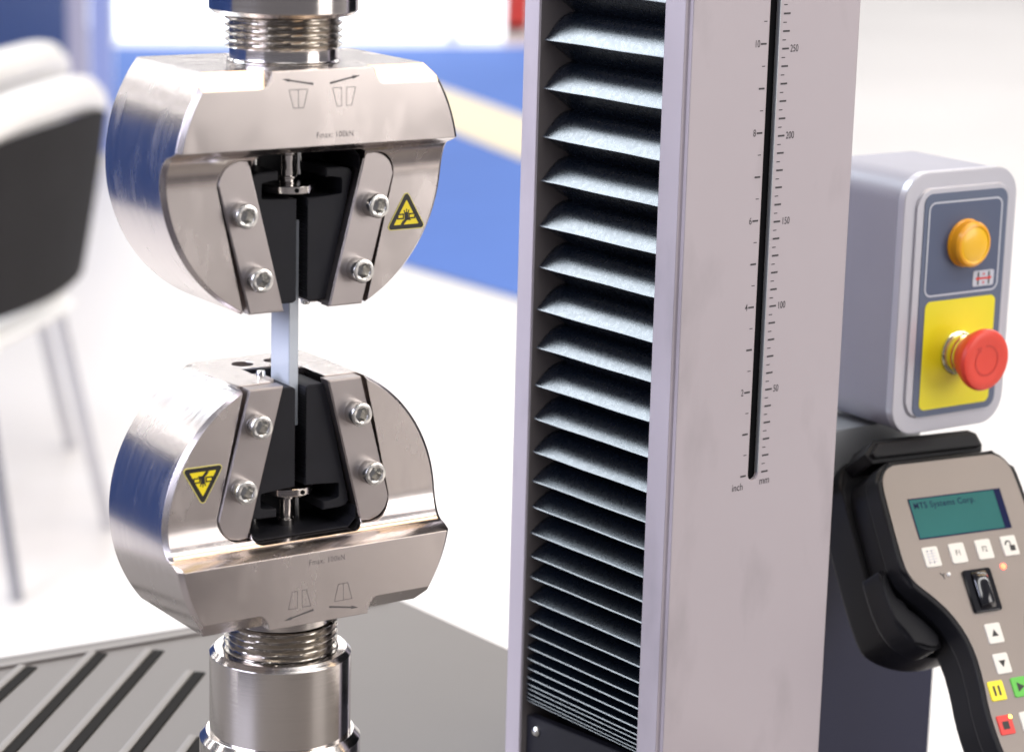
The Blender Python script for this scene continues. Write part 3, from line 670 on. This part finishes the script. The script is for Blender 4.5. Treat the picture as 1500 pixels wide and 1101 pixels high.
hd = root('handset_holder', 'black plastic cradle holding the remote handset beside the column', 'holder', HO, HM.to_euler())
cr = smooth_poly([(-52, 20), (-50, 50), (-34, 60), (60, 60), (66, 40), (66, -50), (40, -72), (4, -80), (-24, -80), (-46, -70), (-54, -58), (-52, 20)], 2)[:-1]
part('cradle', shape(cr, 34.6, 66, 3), M['rubber'], hd, angle=45)
part('upper_lip', shape([(-40, 45.5), (46, 45.5), (48, 50), (46, 58), (40, 61), (-34, 61), (-44, 52)], 6, 34.4, 3), M['rubber'], hd, angle=45)
part('lower_cup', shape(smooth_poly([(-53, -24), (-50, -46), (-40, -54), (-30, -66), (-24, -79), (-40, -79), (-56, -62), (-57.5, -24), (-53, -24)], 2)[:-1], 12, 34.4, 2), M['rubber'], hd, angle=45)

# ------------------------------------------------------------------ background
def chair(name, label, loc, az, black=True):
    r_ = root(name, label, 'chair', loc, (0, 0, -R(az)), group='white stand chairs behind the machine')
    # local x across, y = direction the sitter's back faces
    bm = bmesh.new(); NX, NZ = 12, 8; rows = []
    for j in range(NZ+1):
        row = []
        for i in range(NX+1):
            u_ = -1+2*i/NX; v_ = j/NZ
            w = 330-60*(1-v_)**1.5
            row.append(bm.verts.new((u_*w, 60*(1-u_*u_)*0.6+30*v_, 500-60*(1-u_*u_)*0+330*v_-25*abs(u_)**3*v_)))
        rows.append(row)
    fs = []
    for a2, b2 in zip(rows, rows[1:]):
        for i in range(NX): fs.append(bm.faces.new((a2[i], a2[i+1], b2[i+1], b2[i])))
    bmesh.ops.solidify(bm, geom=fs, thickness=22)
    part('backrest', bm, M['chairblack'] if black else M['whiteplastic'], r_)
    rail = bmesh.new(); prev = None
    for i in range(NX+1):
        u_ = -1+2*i/NX; cpt = Vector((u_*332, 36*(1-u_*u_)+8, 862-45*abs(u_)**3)); ring = []
        for q in range(10): ring.append(rail.verts.new(cpt+Vector((0, 24*math.cos(q*math.pi/5), 36*math.sin(q*math.pi/5)))))
        if prev:
            for q in range(10): rail.faces.new((prev[q], prev[(q+1) % 10], ring[(q+1) % 10], ring[q]))
        else: rail.faces.new(ring[::-1])
        prev = ring
    rail.faces.new(prev); part('top_rail', rail, M['whiteplastic'], r_)
    bm = box_bm(-230, 230, -430, 10, 430, 475); bmesh.ops.bevel(bm, geom=bm.edges[:], offset=20, segments=3, affect='EDGES'); part('seat', bm, M['whiteplastic'], r_)
    for sx in (-1, 1):
        for y0, y1 in ((-20, 60), (-400, -450)):
            bm = bmesh.new(); ra = []; 
            for (cx_, cy_, cz_) in ((sx*190, y0, 430), (sx*235, y1, 0)):
                ra.append([bm.verts.new((cx_+13*math.cos(q*math.pi/5), cy_+13*math.sin(q*math.pi/5), cz_)) for q in range(10)])
            for q in range(10): bm.faces.new((ra[0][q], ra[0][(q+1) % 10], ra[1][(q+1) % 10], ra[1][q]))
            bm.faces.new(ra[0]); bm.faces.new(ra[1][::-1]); part('leg', bm, M['chrome'], r_)
    return r_
pr = on_depth(134, 200, 4900)
dx = Vector((math.sin(R(49)), math.cos(R(49)), 0))
cl = pr-dx*325; chair('stand_chair', 'white chair with dark grey backrest standing on the white floor', (cl.x, cl.y, FLOOR), -221)
pr = on_depth(80, 70, 5450); cl = pr-dx*325
chair('stand_chair', 'all-white chair behind the dark-backed chair, near the blue wall', (cl.x, cl.y, FLOOR), -221, False)
# blue partition wall (its near-right end shows at the top left)
pe = on_z(100, 150, FLOOR)
w = root('partition_wall', 'plain blue partition wall behind the chairs', 'wall', (pe.x, pe.y, FLOOR), (0, 0, math.atan2(6.6, 6.5)))
for k_ in range(7):
    part('panel', box_bm(-1500*(k_+1)+4, -1500*k_, 0, 60, 0, 1750), M['bluewall'], w, smooth=False)
def slab_thing(name, label, cat, x0, x1, y, depth_mm, top, material, group=None):
    a_, b2 = on_z(x0, y, FLOOR), on_z(x1, y, FLOOR)
    mid = (a_+b2)/2; wd = (b2-a_).length; ang = math.atan2((b2-a_).y, (b2-a_).x)
    o = root(name, label, cat, mid, (0, 0, ang), group)
    return o, wd
o, wd = slab_thing('display_panel', 'pale lavender display panel at the end of the blue wall', 'panel', 102, 132, 290, 60, 2300, None)
part('board', box_bm(-wd/2, wd/2, 0, 60, 30, 2300), M['greywall'], o, smooth=False); part('foot', box_bm(-wd/2, wd/2, -60, 120, 0.5, 29), M['whiteplastic'], o, smooth=False)
o, wd = slab_thing('display_panel', 'light blue display panel standing between wall and counters', 'panel', 133, 166, 235, 60, 2300, None)
part('board', box_bm(-wd/2, wd/2, 0, 60, 30, 2300), M['palepost'], o, smooth=False); part('foot', box_bm(-wd/2, wd/2, -60, 120, 0.5, 29), M['whiteplastic'], o, smooth=False)
for x0, x1, yy, lb in ((112, 148, 44, 'short brightly lit white counter beside the lavender panel'), (170, 660, 62, 'long brightly lit white counter front across the hall'), (672, 742, 60, 'narrow brightly lit white counter at the end of the blue carpet')):
    o, wd = slab_thing('lit_counter', lb, 'counter', x0, x1, yy, 400, 900, None, 'lit counters across the hall')
    part('counter_body', box_bm(-wd/2, wd/2, 60, 500, 0.5, 1000), M['counter'], o, smooth=False)
    part('lit_front', box_bm(-wd/2+10, wd/2-10, 40, 59, 15, 980), M['lightbox'], o, smooth=False)

o, wd = slab_thing('dark_cabinet', 'dark cabinet filling the gap between the lit counters', 'cabinet', 656, 676, 57, 400, 900, None)
part('cabinet_body', box_bm(-wd/2, wd/2, -30, 400, 40, 1000), M['navy'], o, smooth=False); part('plinth', box_bm(-wd/2+8, wd/2-8, 0, 380, 0.5, 39.5), M['dark'], o, smooth=False)
o, wd = slab_thing('red_display_stand', 'small red display stand beside the narrow lit counter', 'display stand', 744, 775, 48, 400, 900, None)
part('stand_body', box_bm(-wd/2, wd/2, 0, 300, 40, 1000), M['redprint'], o, smooth=False); part('plinth', box_bm(-wd/2+8, wd/2-8, 20, 280, 0.5, 39.5), M['dark'], o, smooth=False)
